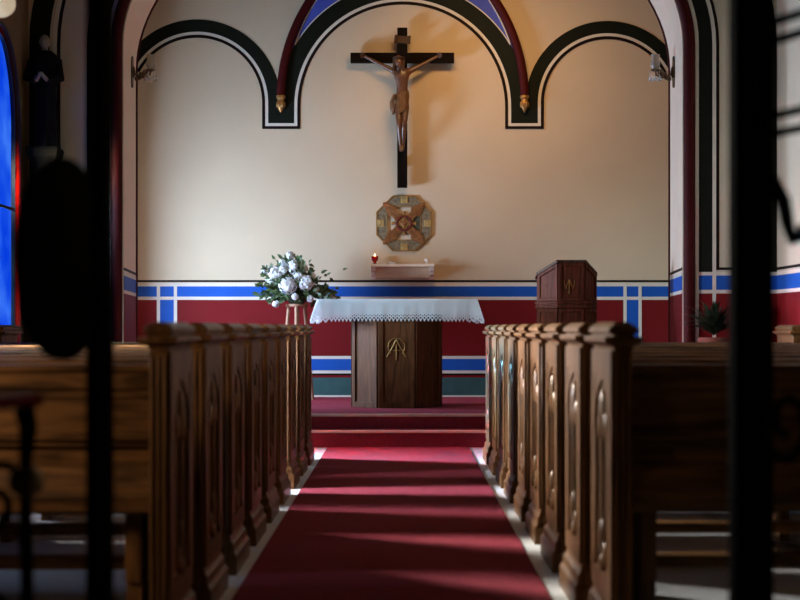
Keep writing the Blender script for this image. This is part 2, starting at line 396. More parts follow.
# ------------------------------------------------------------------ painted decoration of the sanctuary back wall
SB = FPX / YB
def bw(x, y): return ((x - VX) / FPX * YB, EYE + (VY - y) / FPX * YB)
def arcpath(cx, cy, r, xfoot_l, xfoot_r, yfoot, a0=180, a1=0, n=48):
    pts = []
    for i in range(n + 1):
        t = radians(a0 + (a1 - a0) * i / n); x, z = bw(cx + r * cos(t), cy - r * sin(t)); pts.append((x, z, cos(t), sin(t)))
    if xfoot_l: x, z = bw(cx - r, yfoot); pts.insert(0, (x, z, -1, 0))
    if xfoot_r: x, z = bw(cx + r, yfoot); pts.append((x, z, 1, 0))
    return pts
px = 1.0 / SB
# green ground of arches and spandrels, cream line, dark line
g = MB(); c = MB(); k = MB()
CA = arcpath(402.7, 107, 103.2, True, True, 128.6)
LA = arcpath(197, 103, 66, False, True, 128.6, 152, 0)
RA = arcpath(607.5, 103, 64.5, True, False, 128.6, 180, 28)
for P, wd in ((CA, 21.5), (LA, 17.5), (RA, 17.5)):
    ribbon(g, P, 5 * px, wd * px, YB, 0.004)
    ribbon(c, P, 2.0 * px, 5.2 * px, YB, 0.006)
    ribbon(k, P, -0.8 * px, 2.2 * px, YB, 0.008)
for x0, x1 in ((263, 299.5), (506, 543.2)):         # the two feet between the arches
    (a, z0), (b, z1) = bw(x0, 128.8), bw(x1, 124)
    g.box((bw(x0 + 5.2, 0)[0], YB - 0.0048, bw(0, 123.3)[1]), (bw(x1 - 5.2, 0)[0], YB + 0.002, bw(0, 96)[1]))
    c.box((bw(x0 + 2.4, 0)[0], YB - 0.0062, bw(0, 126.3)[1]), (bw(x1 - 2.4, 0)[0], YB + 0.002, bw(0, 123.3)[1]))
    k.box((bw(x0 - 0.6, 0)[0], YB - 0.0085, bw(0, 129)[1]), (bw(x1 + 0.6, 0)[0], YB + 0.002, bw(0, 126.2)[1]))
struct(g.build('trim_9', M['green'])); struct(c.build('trim_10', M['cream'])); struct(k.build('trim_11', M['black_line']))
# oxblood ribs: a pointed arch springing from gilded drops, violet spandrels inside it
def rib_xy(t, s):       # t from 0 at the foot to 1 at the apex
    y = 98.5 - 168 * t; dx = 177 - sqrt(177 ** 2 - (168 * t) ** 2)
    return (402.7 + s * (121.6 - dx), y)
for s, side in ((-1, 'left'), (1, 'right')):
    mb = MB(); mb.tube([(bw(*rib_xy(t / 40, s))[0], YB - 0.035, bw(*rib_xy(t / 40, s))[1]) for t in range(41)], [0.048 if t > 1 else 0.045 for t in range(41)], 14)
    r = struct(mb.build('trim_12' if s < 0 else 'trim_13', M['rib_red'], smooth=True))
    x, z = bw(*rib_xy(0, s))
    d = MB(); d.lathe((x, YB - 0.045, z), [(0.01, 0.03), (0.050, 0.025), (0.052, 0.0), (0.036, -0.02), (0.040, -0.045), (0.046, -0.070), (0.040, -0.10), (0.022, -0.135), (0.003, -0.165)], 14)
    for i in range(6):
        a = 2 * pi * i / 6; d.ball((x + 0.038 * cos(a), YB - 0.045 + 0.038 * sin(a), z - 0.075), 0.015, 0.015, 0.035, 8, 6)
    d.build('gilded_drop', M['gold'], r, smooth=True)
v = MB()
for s in (-1, 1):
    for i in range(8, 40):
        q = []
        for t in (i / 40, (i + 1) / 40):
            x, y = rib_xy(t, s); X, Z = bw(x, y)
            dy = 107 - y; R = 124.0
            inner = 402.7 + s * sqrt(max(0, R * R - dy * dy)) if dy < R else 402.7
            xi = bw(inner, y)[0]
            if (xi - X) * s > 0: xi = X
            q += [(X, Z), (xi, Z)]
        v.add([(q[0][0], YB - 0.003, q[0][1]), (q[1][0], YB - 0.003, q[1][1]), (q[3][0], YB - 0.003, q[3][1]), (q[2][0], YB - 0.003, q[2][1])], [(0, 1, 2, 3)])
struct(v.build('trim_14', M['violet'], recalc=False))
o_ = MB(); rr = MB()
ribbon(o_, arcpath(402.7, 107, 124.2, False, False, 0, 150, 30), -0.5 * px, 0.5 * px, YB, 0.0052)
for s in (-1, 1):
    o_.tube([(bw(*rib_xy(t / 40, s))[0] - s * 0.062, YB - 0.004, bw(*rib_xy(t / 40, s))[1]) for t in range(13, 40)], 0.007, 6)
struct(o_.build('trim_15', M['cream']))
# dado rows and the upright panels
coll = {}
xl, xr = -CW, CW
for mat, z0, z1 in [('black_line', 1.550, 1.573), ('cream', 1.503, 1.540), ('blue', 1.388, 1.503), ('cream', 1.352, 1.388), ('red', 0.727, 1.352),
                    ('cream', 0.694, 0.727), ('blue', 0.566, 0.694), ('cream', 0.533, 0.566), ('black_line', 0.512, 0.533), ('red', 0.487, 0.512), ('teal', 0.29, 0.487), ('cream', 0.27, 0.29)]:
    band(mat, (xl, YB), (xr, YB), z0, z1, (0, -1), 0.003)
for a, b in ((158.5, 175.5), (625, 640)):
    xa, xb = bw(a, 0)[0], bw(b, 0)[0]
    band('blue', (xa, YB), (xb, YB), 0.27, 1.352, (0, -1), 0.0045)
    for x in (xa, xb): band('cream', (x - 0.018, YB), (x + 0.018, YB), 0.27, 1.54, (0, -1), 0.006)
for n_, (mat, b) in enumerate(coll.items()):
    struct(b.build('trim_%d' % (40 + n_), M[mat]))

# ------------------------------------------------------------------ aisle carpet
tag(MB().box((-0.653, 1.2, 0.0), (0.567, 13.19, 0.012)).build('carpet_runner', M['carpet']), 'long crimson carpet running down the aisle to the altar steps', 'carpet')

# ------------------------------------------------------------------ pews
PL = 2.36           # length of a pew from the aisle face to the wall face
def bench_end(parent, x0, x1, face, carved):
    """upright bench end between x0 and x1; face = -1 when its carved side looks toward -x"""
    D0, D1 = 0.0, 0.49
    e = MB().box((x0, D0, 0.12), (x1, D1, 0.99)).build('bench_end', M['pew_z'], parent, bevel=0.004)
    MB().loft_rect(x0, x1, D0, D1, [(0.975, 0.002), (0.988, 0.004), (0.997, 0.026), (1.004, 0.034), (1.018, 0.034), (1.021, 0.008), (1.028, 0.008), (1.031, 0.019), (1.046, 0.019), (1.058, 0.004), (1.066, -0.010)]).build('end_cap', M['pew_z'], e, bevel=0.002)
    MB().loft_rect(x0, x1, D0, D1, [(0.0, 0.034), (0.085, 0.034), (0.10, 0.022), (0.115, 0.020), (0.13, 0.020), (0.145, 0.008), (0.17, 0.002)]).build('end_plinth', M['pew_z'], e, bevel=0.002)
    if not carved: return e
    fl = MB()                                       # beads up the edge that faces the entrance
    w = x1 - x0
    for u, r in ((0.13, 0.0085), (0.5, 0.0075), (0.87, 0.0085)):
        fl.tube([(x0 + w * u, D0 - 0.002, 0.19), (x0 + w * u, D0 - 0.002, 0.955)], r, 8)
    fl.box((x0, D0 - 0.008, 0.955), (x1, D0 + 0.001, 0.972)); fl.box((x0, D0 - 0.008, 0.172), (x1, D0 + 0.001, 0.19))
    fl.build('fluting', M['pew_z'], e, smooth=True)
    xf = x0 if face < 0 else x1; f = face
    fr = MB()
    def slab(y0, y1, z0, z1, t): fr.box((min(xf, xf + f * t), y0, z0), (max(xf, xf + f * t), y1, z1))
    slab(0.0, 0.07, 0.17, 0.975, 0.012); slab(0.42, 0.49, 0.17, 0.975, 0.012)
    slab(0.07, 0.42, 0.17, 0.24, 0.012); slab(0.07, 0.42, 0.895, 0.975, 0.012)
    n = 14                                          # pointed head of the sunk panel
    for sgn in (-1, 1):
        arc = [(0.245 + sgn * 0.175 * (1 - (i / n) ** 2), 0.73 + 0.15 * (i / n) ** 0.8) for i in range(n + 1)]
        poly = [(0.245 + sgn * 0.175, 0.896)] + arc + [(0.245, 0.896)]
        fr.prism(poly, 'x', min(xf, xf + f * 0.009), max(xf, xf + f * 0.009))
    fr.build('panel_frame', M['pew_z'], e, bevel=0.002)
    cv = MB()                                       # carved drop, stem and lower leaf
    X = xf + f * 0.004
    cv.ball((X, 0.245, 0.77), 0.016, 0.035, 0.075, 10, 8)
    for sgn in (-1, 1):
        cv.ball((X, 0.245 + sgn * 0.07, 0.72), 0.011, 0.03, 0.05, 8, 6)
        cv.ball((X, 0.245 + sgn * 0.05, 0.30), 0.011, 0.025, 0.045, 8, 6)
        cv.tube([(X, 0.245 + sgn * 0.14, 0.27), (X, 0.245 + sgn * 0.14, 0.70)], 0.010, 8)
    cv.tube([(X, 0.245, 0.40), (X, 0.245, 0.70)], 0.009, 8)
    cv.ball((X, 0.245, 0.36), 0.016, 0.03, 0.06, 10, 8); cv.ball((X, 0.245, 0.27), 0.013, 0.028, 0.03, 10, 6)
    cv.build('panel_carving', M['pew_z'], e, smooth=True)
    return e
def make_pew(s):
    """s = +1: pew right of the aisle, local x grows away from the aisle"""
    root = empty('pew', (0, 0, 0), '', 'pew')
    def X(a, b): return (a, b) if s > 0 else (-b, -a)
    a, b = X(0.0, 0.054); bench_end(root, a, b, -s, True)
    a, b = X(PL - 0.054, PL); bench_end(root, a, b, s, False)
    a, b = X(0.05, PL - 0.05)
    bk = MB().box((a, 0.055, 0.48), (b, 0.085, 0.87)).build('backrest', M['pew_x'], root)
    tr = MB().box((a, 0.03, 0.855), (b, 0.11, 0.915)).loft_rect(a, b, 0.028, 0.112, [(0.906, 0.0), (0.912, 0.012), (0.925, 0.012), (0.932, 0.004)]).box((a, 0.045, 0.825), (b, 0.10, 0.855))
    tr.build('top_rail', M['pew_x'], bk, bevel=0.004)
    MB().box((a, 0.012, 0.695), (b, 0.06, 0.718)).box((a, 0.03, 0.675), (b, 0.06, 0.695)).build('book_ledge', M['pew_x'], bk, bevel=0.003)
    MB().hexa([(a, -0.01, 0.515), (b, -0.01, 0.515), (b, 0.06, 0.515), (a, 0.06, 0.515), (a, 0.03, 0.615), (b, 0.03, 0.615), (b, 0.06, 0.615), (a, 0.06, 0.615)]).box((a, -0.004, 0.472), (b, 0.06, 0.516)).build('sloping_board', M['pew_x'], bk, bevel=0.003)
    MB().box((a, 0.085, 0.452), (b, 0.45, 0.482)).box((a, 0.42, 0.432), (b, 0.445, 0.452)).build('seat', M['pew_x'], root, bevel=0.004)
    kn = MB().box((a, 0.36, 0.235), (b, 0.45, 0.275)).build('kneeler_rail', M['pew_x'], root, bevel=0.004)
    for u in (0.10, PL / 2, PL - 0.12):
        p, q = X(u, u + 0.05)
        MB().box((p, 0.12, 0.0), (q, 0.44, 0.235)).box((p, 0.10, 0.235), (q, 0.36, 0.452)).build('support_leg', M['pew_z'], root, bevel=0.003)
    return root
ORD = ['first', 'second', 'third', 'fourth', 'fifth', 'sixth', 'seventh', 'eighth', 'ninth']
NP = 9; PITCH = 0.847
for s, xa, y0, side in ((-1, -0.735, 4.74, 'left'), (1, 0.668, 4.80, 'right')):
    proto = make_pew(s)
    for i in range(NP):
        o = proto if i == 0 else copy_tree(proto)
        o.location = (xa, y0 + PITCH * i, 0)
        k_ = NP - 1 - i
        if i == 0: lab = 'dark oak pew %s of the aisle, ninth from the altar steps, closest to the gates' % side
        elif k_ == 0: lab = 'dark oak pew %s of the aisle, the front row beside the altar steps' % side
        else: lab = 'dark oak pew %s of the aisle, %s row back from the altar steps' % (side, ORD[k_])
        o['label'] = lab; o['group'] = 'pews in rows along the aisle'

# ------------------------------------------------------------------ altar
AX = (396.5 - VX) / FPX * 14.6
alt = empty('altar', (AX, 15.03, SZ2), 'octagonal dark wood altar with gold monogram, standing on the carpeted sanctuary platform', 'altar')
def octo(r, rot=pi / 8): return [(r * cos(rot + pi * i / 4), r * sin(rot + pi * i / 4)) for i in range(8)]
HS = 0.178; RO = HS / sin(pi / 8); AP = HS / math.tan(pi / 8)
MB().prism(octo(RO), 'z', 0.0, 0.93).build('pedestal', M['altar'], alt)
for i in range(8):
    ang = -pi / 2 + i * pi / 4
    mb = MB(); R = Matrix.Rotation(ang + pi / 2, 4, 'Z')
    w = HS - 0.004
    for (u0, u1, z0, z1) in ((-w, -w + 0.045, 0.0, 0.93), (w - 0.045, w, 0.0, 0.93), (-w + 0.045, w - 0.045, 0.0, 0.055), (-w + 0.045, w - 0.045, 0.875, 0.93)):
        m2 = MB().box((u0, -AP - 0.016, z0), (u1, -AP + 0.004, z1)); mb.add([R @ Vector(p) for p in m2.v], m2.f)
    mb.build('panel_frame', M['altar'], alt, bevel=0.003)
# interlaced monogram: a pointed letter, an open ring with feet, and a cross
mg = MB(); Y = -AP - 0.010; cz = 1.30 - SZ2 - 0.46
def gx(x): return (x - 396.5) / 104.0
def gz(y): return EYE + (VY - y) / FPX * 14.6 - SZ2
def stroke(pts, r=0.0062): mg.tube([(gx(x), Y, gz(y)) for x, y in pts], r, 8)
stroke([(396.4, 339.5), (393.5, 345), (390.5, 350.5), (386.6, 356.8)], 0.0058)
stroke([(396.4, 339.5), (399.2, 345), (402.3, 350.5), (406, 356.8)], 0.0058)
stroke([(392.3, 350.4), (400, 350.4)], 0.004)
stroke([(396.4, 344.5), (396.4, 352), (396.4, 360)], 0.006)
ring = []
for i in range(33):
    t = radians(-48 + 276 * i / 32); ring.append((396.4 + 8.4 * cos(t), 346.6 - 8.4 * sin(t)))
stroke([(405.8, 355.5)] + ring + [(387, 355.5)], 0.0045)
mg.build('monogram', M['gold'], alt, smooth=True)
MX0, MX1 = (317.5 - VX) / FPX * 14.55 - AX, (477 - VX) / FPX * 14.55 - AX
MB().box((MX0 + 0.01, -0.44, 0.93), (MX1 - 0.01, 0.44, 1.040)).build('table_slab', M['altar'], alt, bevel=0.005)
# altar cloth with scalloped lace hem
def altar_cloth():
    mb = MB(); nx_, drop = 41, 0.215
    x0, x1 = MX0 + AX, MX1 + AX; yf, yb = 14.578, 15.48; zt = 1.317
    # loop of columns: front edge, right end, back edge, left end; each with an outward direction
    mb.box((x0, yf, zt - 0.004), (x1, yb, zt + 0.002))
    def skirt(pa, pb, n, out):
        per = (Vector(pb) - Vector(pa)).length / n
        L = (Vector(pb) - Vector(pa)); S_ = 8
        rows = [0.0, 0.05, 0.10, 0.135, 0.147, 0.159, 0.171, 0.183, 0.195, 0.207, 0.219]
        def P(u, h):        # u in periods, h drop
            t = u / n
            k = 0.010 * sin(u * 0.9) * (h / 0.2) + 0.004 * sin(u * 2.3 + 1)*(h/0.2)
            corner = max(0.0, 1 - t * n / 2.2) + max(0.0, 1 - (1 - t) * n / 2.2)
            fl = 0.012 * h / 0.2 + 0.055 * corner ** 1.5 * (h / 0.2)
            side = (-(max(0.0, 1 - t * n / 2.2)) + max(0.0, 1 - (1 - t) * n / 2.2)) * 0.075 * (h / 0.2)
            q = Vector(pa) + L * t + Vector(out) * (0.006 + fl + k * 0.5) + L.normalized() * side
            return (q.x, q.y, zt - h * (1 + 0.12 * corner))
        def inside(u, h):
            f = u % 1.0; e = 0.219 - 0.040 * abs(2 * f - 1)
            if h > e: return False
            if h < 0.135: return True
            for cu, ch, r in ((0.5, 0.180, 0.0085), (0.0, 0.160, 0.006), (1.0, 0.160, 0.006), (0.5, 0.152, 0.0045)):
                if ((f - cu) * per) ** 2 + (h - ch) ** 2 < r * r: return False
            return True
        hs = [0.0, 0.03, 0.06, 0.09, 0.115, 0.135] + [0.135 + 0.084 * i / 16 for i in range(1, 17)]
        SUB = 10; idx = {}
        def vid(i, j):
            if (i, j) not in idx:
                u = i / SUB; h = hs[j]
                idx[(i, j)] = len(vs); vs.append(P(u, h))
            return idx[(i, j)]
        vs, fs = [], []
        for i in range(n * SUB):
            for j in range(len(hs) - 1):
                if inside((i + 0.5) / SUB, (hs[j] + hs[j + 1]) / 2): fs.append((vid(i, j), vid(i + 1, j), vid(i + 1, j + 1), vid(i, j + 1)))
        mb.add(vs, fs)
    skirt((x0, yf, zt), (x1, yf, zt), nx_, (0, -1, 0)); skirt((x1, yf, zt), (x1, yb, zt), 22, (1, 0, 0))
    skirt((x1, yb, zt), (x0, yb, zt), nx_, (0, 1, 0)); skirt((x0, yb, zt), (x0, yf, zt), 22, (-1, 0, 0))
    o = mb.build('altar_cloth', M['linen'], None, smooth=True, recalc=False)
    return tag(o, 'white linen cloth with pointed lace hem draped over the altar', 'tablecloth')
altar_cloth()

# ------------------------------------------------------------------ ambo
bx = empty('ambo', ((571.3 - VX) / FPX * 14.55, 14.55, SZ2), 'reddish dark wood ambo with sloping top and gold emblem, right of the altar', 'lectern')
hw_, D = 0.125, 0.34
plan = [(-hw_, 0.0), (hw_, 0.0), (0.262, 0.20), (0.262, D), (-0.30, D), (-0.30, 0.20)]
ztop = lambda y: 1.405 - 0.55 * y if y < 0.2 else 1.295 - 0.25 * (y - 0.2)
def plan_off(o):
    c = (-0.015, 0.17); return [(p[0] + o * (1 if p[0] > 0 else -1), p[1] + (o if p[1] > 0.17 else -o)) for p in plan]
MB().rings([[(x, y, 0.0) for x, y in plan], [(x, y, ztop(y)) for x, y in plan]]).build('body', M['ambo'], bx)
MB().rings([[(x, y, ztop(max(0, y)) - 0.012) for x, y in plan_off(0.016)], [(x, y, ztop(max(0, y)) + 0.018) for x, y in plan_off(0.016)]]).build('top_board', M['ambo_dark'], bx, bevel=0.004)
MB().rings([[(x, y, z) for x, y in plan_off(o)] for z, o in ((0.955, 0.002), (0.965, 0.014), (0.985, 0.014), (0.99, 0.008), (1.0, 0.008), (1.005, 0.018), (1.022, 0.018), (1.03, 0.002))]).build('waist_moulding', M['ambo'], bx)
MB().rings([[(x, y, z) for x, y in plan_off(o)] for z, o in ((0.0, 0.03), (0.08, 0.03), (0.10, 0.004))]).build('plinth', M['ambo'], bx)
def face_frame(pa, pb, zones):
    mb = MB(); A = Vector((pa[0], pa[1], 0)); B = Vector((pb[0], pb[1], 0)); L = (B - A).length; u = (B - A) / L; n = Vector((u.y, -u.x, 0))
    def q(a, z, t): p = A + u * a + n * t; return (p.x, p.y, z)
    for z0, za, zb in zones:       # za, zb: tops at the two ends
        zt = lambda a: za + (zb - za) * a / L
        fw = 0.032
        def bar(a0, a1, l0, l1, h0, h1):
            mb.hexa([q(a0, l0, -0.004), q(a1, l1, -0.004), q(a1, l1, 0.012), q(a0, l0, 0.012), q(a0, h0, -0.004), q(a1, h1, -0.004), q(a1, h1, 0.012), q(a0, h0, 0.012)])
        bar(0.004, fw, z0, z0, zt(0), zt(fw)); bar(L - fw, L - 0.004, z0, z0, zt(L - fw), zt(L))
        bar(fw, L - fw, z0, z0, z0 + fw, z0 + fw); bar(fw, L - fw, zt(fw) - fw, zt(L - fw) - fw, zt(fw), zt(L - fw))
    return mb.build('panel_frame', M['ambo'], bx, bevel=0.003)
face_frame(plan[5], plan[0], [(1.03, ztop(0.2) - 0.012, ztop(0) - 0.012), (0.10, 0.955, 0.955)])
face_frame(plan[0], plan[1], [(1.03, ztop(0) - 0.012, ztop(0) - 0.012), (0.10, 0.955, 0.955)])
face_frame(plan[1], plan[2], [(1.03, ztop(0) - 0.012, ztop(0.2) - 0.012), (0.10, 0.955, 0.955)])
em = MB()
def ex(x): return (x - 572.3) / 104.5
def ez(y): return EYE + (VY - y) / FPX * 14.55 - SZ2
def es(pts, r=0.0045): em.tube([(ex(x), -0.004, ez(y)) for x, y in pts], r, 6)
es([(570.3, 279.5), (570.3, 294)], 0.007)
es([(570.3, 279.5), (567.8, 285), (567, 289)]); es([(570.3, 279.5), (572.8, 285), (573.8, 289)])
es([(565, 280.5), (565.6, 285.5), (567.4, 289)]); es([(575.6, 280.5), (575.2, 285.5), (573.4, 289)])
em.build('emblem', M['gold'], bx, smooth=True)

# ------------------------------------------------------------------ crucifix
cr = empty('crucifix', (bw(402.3, 58)[0], YB, bw(402.3, 59.6)[1]), 'large dark wooden crucifix with carved figure hanging on the back wall', 'crucifix')
MB().box((-0.056, -0.125, -1.437), (0.056, -0.065, 0.334)).box((-0.03, -0.066, -1.2), (0.03, -0.001, -1.1)).box((-0.03, -0.066, 0.05), (0.03, -0.001, 0.15)).build('upright', M['black_wood'], cr, bevel=0.004)
MB().box((-0.574, -0.127, -0.056), (0.574, -0.067, 0.056)).build('crossbeam', M['black_wood_x'], cr, bevel=0.004)
MB().rings([[(-0.075, -0.135, 0.165), (0.07, -0.135, 0.150), (0.078, -0.13, 0.235), (-0.065, -0.13, 0.245)], [(-0.075, -0.122, 0.165), (0.07, -0.122, 0.150), (0.078, -0.118, 0.235), (-0.065, -0.118, 0.245)]]).tube([(-0.08, -0.135, 0.16), (-0.07, -0.135, 0.25)], 0.014, 8).tube([(0.074, -0.135, 0.145), (0.082, -0.135, 0.24)], 0.014, 8).build('title_plaque', M['plaque'], cr, bevel=0.002)
def skinned(name, joints, edges, radii, mat, parent, root=0, sub=2, extra=None):
    me = bpy.data.meshes.new(name); me.from_pydata(joints, edges, [])
    o = bpy.data.objects.new(name, me); COL.objects.link(o)
    sk = o.modifiers.new('skin', 'SKIN'); sk.use_smooth_shade = True
    lay = me.skin_vertices[0].data if len(me.skin_vertices) else None
    if lay is None:
        bm = bmesh.new(); bm.from_mesh(me); bm.verts.layers.skin.verify(); bm.to_mesh(me); bm.free(); lay = me.skin_vertices[0].data
    for i, r in enumerate(radii):
        lay[i].radius = r if isinstance(r, tuple) else (r, r); lay[i].use_root = (i == root)
    sb = o.modifiers.new('smooth', 'SUBSURF'); sb.levels = sub; sb.render_levels = sub
    dg = bpy.context.evaluated_depsgraph_get(); m2 = bpy.data.meshes.new_from_object(o.evaluated_get(dg))
    bpy.data.objects.remove(o); m2.name = name
    if extra:
        bm = bmesh.new(); bm.from_mesh(m2); ex_ = bpy.data.meshes.new('tmp'); ex_.from_pydata(extra.v, [], extra.f); bm.from_mesh(ex_); bm.to_mesh(m2); bm.free(); bpy.data.meshes.remove(ex_)
    m2.materials.clear(); m2.materials.append(mat)
    for p in m2.polygons: p.use_smooth = True
    o = bpy.data.objects.new(name, m2); COL.objects.link(o); o.parent = parent
    return o
Yc = -0.17
J = [(0, Yc - 0.02, -0.47), (0.0, Yc - 0.02, -0.36), (-0.003, Yc - 0.03, -0.26), (-0.008, Yc - 0.025, -0.17), (-0.015, Yc - 0.045, -0.125),
     (-0.08, Yc - 0.01, -0.165), (-0.235, Yc + 0.005, -0.085), (-0.385, Yc + 0.025, -0.005), (-0.425, Yc + 0.03, 0.015),
     (0.07, Yc - 0.01, -0.165), (0.22, Yc + 0.005, -0.085), (0.36, Yc + 0.025, -0.005), (0.40, Yc + 0.03, 0.015),
     (-0.045, Yc - 0.02, -0.53), (-0.035, Yc - 0.09, -0.755), (-0.018, Yc - 0.02, -0.98), (-0.012, Yc - 0.05, -1.05),
     (0.04, Yc - 0.02, -0.53), (0.02, Yc - 0.085, -0.76), (0.008, Yc - 0.01, -0.98), (0.0, Yc - 0.035, -1.045)]
E = [(0, 1), (1, 2), (2, 3), (3, 4), (3, 5), (5, 6), (6, 7), (7, 8), (3, 9), (9, 10), (10, 11), (11, 12), (0, 13), (13, 14), (14, 15), (15, 16), (0, 17), (17, 18), (18, 19), (19, 20)]
RD = [(0.068, 0.05), (0.058, 0.045), (0.08, 0.055), (0.06, 0.045), 0.026, 0.036, 0.024, 0.017, 0.017, 0.036, 0.024, 0.017, 0.017, 0.048, 0.034, 0.02, 0.018, 0.048, 0.034, 0.02, 0.018]
ex_mb = MB()
ex_mb.rings([[(-0.028 + 0.046 * a * cos(2 * pi * i / 14) - 0.02 * t, Yc - 0.085 - 0.02 * (1 - t) + 0.05 * a * sin(2 * pi * i / 14), -0.14 + 0.13 * t) for i in range(14)] for t, a in ((0, 0.25), (0.06, 0.55), (0.2, 0.8), (0.45, 0.98), (0.65, 1.0), (0.85, 0.78), (0.97, 0.35))])
ex_mb.ball((-0.036, Yc - 0.142, -0.088), 0.008, 0.012, 0.016, 8, 6)
for sgn, hx in ((-1, -0.425), (1, 0.40)):
    for f_, (dz, ln) in enumerate(((0.016, 0.034), (0.006, 0.042), (-0.004, 0.038), (-0.014, 0.03))):
        ex_mb.tube([(hx - sgn * 0.008, Yc + 0.028, 0.012 + dz), (hx + sgn * ln * 0.55, Yc + 0.012, 0.016 + dz * 1.4), (hx + sgn * ln * 0.95, Yc - 0.006, 0.010 + dz * 1.5)], [0.007, 0.006, 0.004], 6)
    ex_mb.tube([(hx - sgn * 0.012, Yc + 0.02, 0.025), (hx + sgn * 0.006, Yc + 0.0, 0.045), (hx + sgn * 0.016, Yc - 0.008, 0.05)], [0.008, 0.006, 0.004], 6)
fig = skinned('carved_figure', J, E, RD, M['carving'], cr, extra=ex_mb)
hr = MB()
for i in range(12):
    a = radians(8 + 164 * i / 11)
    x, y = -0.035 + 0.05 * cos(a), Yc - 0.085 + 0.05 * sin(a)
    hr.tube([(-0.04, Yc - 0.08, -0.005), (x, y - 0.005, -0.03), (x * 1.05, y, -0.09), (x * 1.1 - 0.005, y - 0.005, -0.165)], [0.012, 0.019, 0.017, 0.008], 6)
hr.build('hair', M['carving_dark'], fig, smooth=True)
bd = MB(); bd.ball((-0.037, Yc - 0.128, -0.138), 0.026, 0.018, 0.036, 10, 8); bd.build('beard', M['carving_dark'], fig, smooth=True)
tc_ = MB(); tc_.tube([(-0.038 + 0.056 * cos(2 * pi * i / 20), Yc - 0.088 + 0.06 * sin(2 * pi * i / 20), -0.028 + 0.006 * sin(3 * i)) for i in range(21)], 0.010, 6)
tc_.build('thorn_crown', M['carving_dark'], fig, smooth=True)
lc = MB(); rs = []
for t in range(9):
    z = -0.40 - 0.22 * t / 8; rr = 0.066 + 0.010 * sin(pi * t / 8)
    rs.append([((rr + 0.006 * sin(5 * 2 * pi * i / 30 + t)) * cos(2 * pi * i / 30), Yc - 0.022 + (0.062 + 0.006 * cos(6 * 2 * pi * i / 30)) * sin(2 * pi * i / 30) - 0.02 * t / 8, z + 0.03 * cos(2 * pi * i / 30)) for i in range(30)])
lc.rings(rs)
for k_ in range(4):
    lc.tube([(-0.075 - 0.004 * k_, Yc - 0.04 + 0.015 * k_, -0.42), (-0.105 - 0.006 * k_, Yc - 0.05 + 0.015 * k_, -0.50), (-0.088 - 0.01 * k_, Yc - 0.04 + 0.015 * k_, -0.58), (-0.105 + 0.012 * k_, Yc - 0.04 + 0.015 * k_, -0.645 + 0.012 * k_)], [0.02, 0.016, 0.019, 0.009], 8)
lc.build('loincloth', M['gilt_cloth'], fig, smooth=True)

# ------------------------------------------------------------------ octagonal medallion
MXZ = bw(404, 223.5)
me_ = empty('wall_medallion', (MXZ[0], YB, MXZ[1]), 'octagonal gilt and pewter medallion with four wings on the wall under the crucifix', 'wall ornament')
me_.scale = (1, 0.5, 1)
def oct2(r): return [(r * cos(pi / 8 + pi * i / 4), r * sin(pi / 8 + pi * i / 4)) for i in range(8)]
def oring(r0, r1, y0, y1, name, mat):
    mb = MB(); P, Q = oct2(r0), oct2(r1)
    for i in range(8):
        j = (i + 1) % 8
        mb.hexa([(P[i][0], y0, P[i][1]), (P[j][0], y0, P[j][1]), (Q[j][0], y0, Q[j][1]), (Q[i][0], y0, Q[i][1]), (P[i][0], y1, P[i][1]), (P[j][0], y1, P[j][1]), (Q[j][0], y1, Q[j][1]), (Q[i][0], y1, Q[i][1])])
    return mb.build(name, mat, me_, bevel=0.002)
oring(0.205, 0.325, -0.03, 0.0, 'octagon_ring', M['pewter'])
oring(0.318, 0.336, -0.042, 0.0, 'outer_rim', M['gold'])
oring(0.195, 0.208, -0.038, -0.004, 'inner_rim', M['gold'])
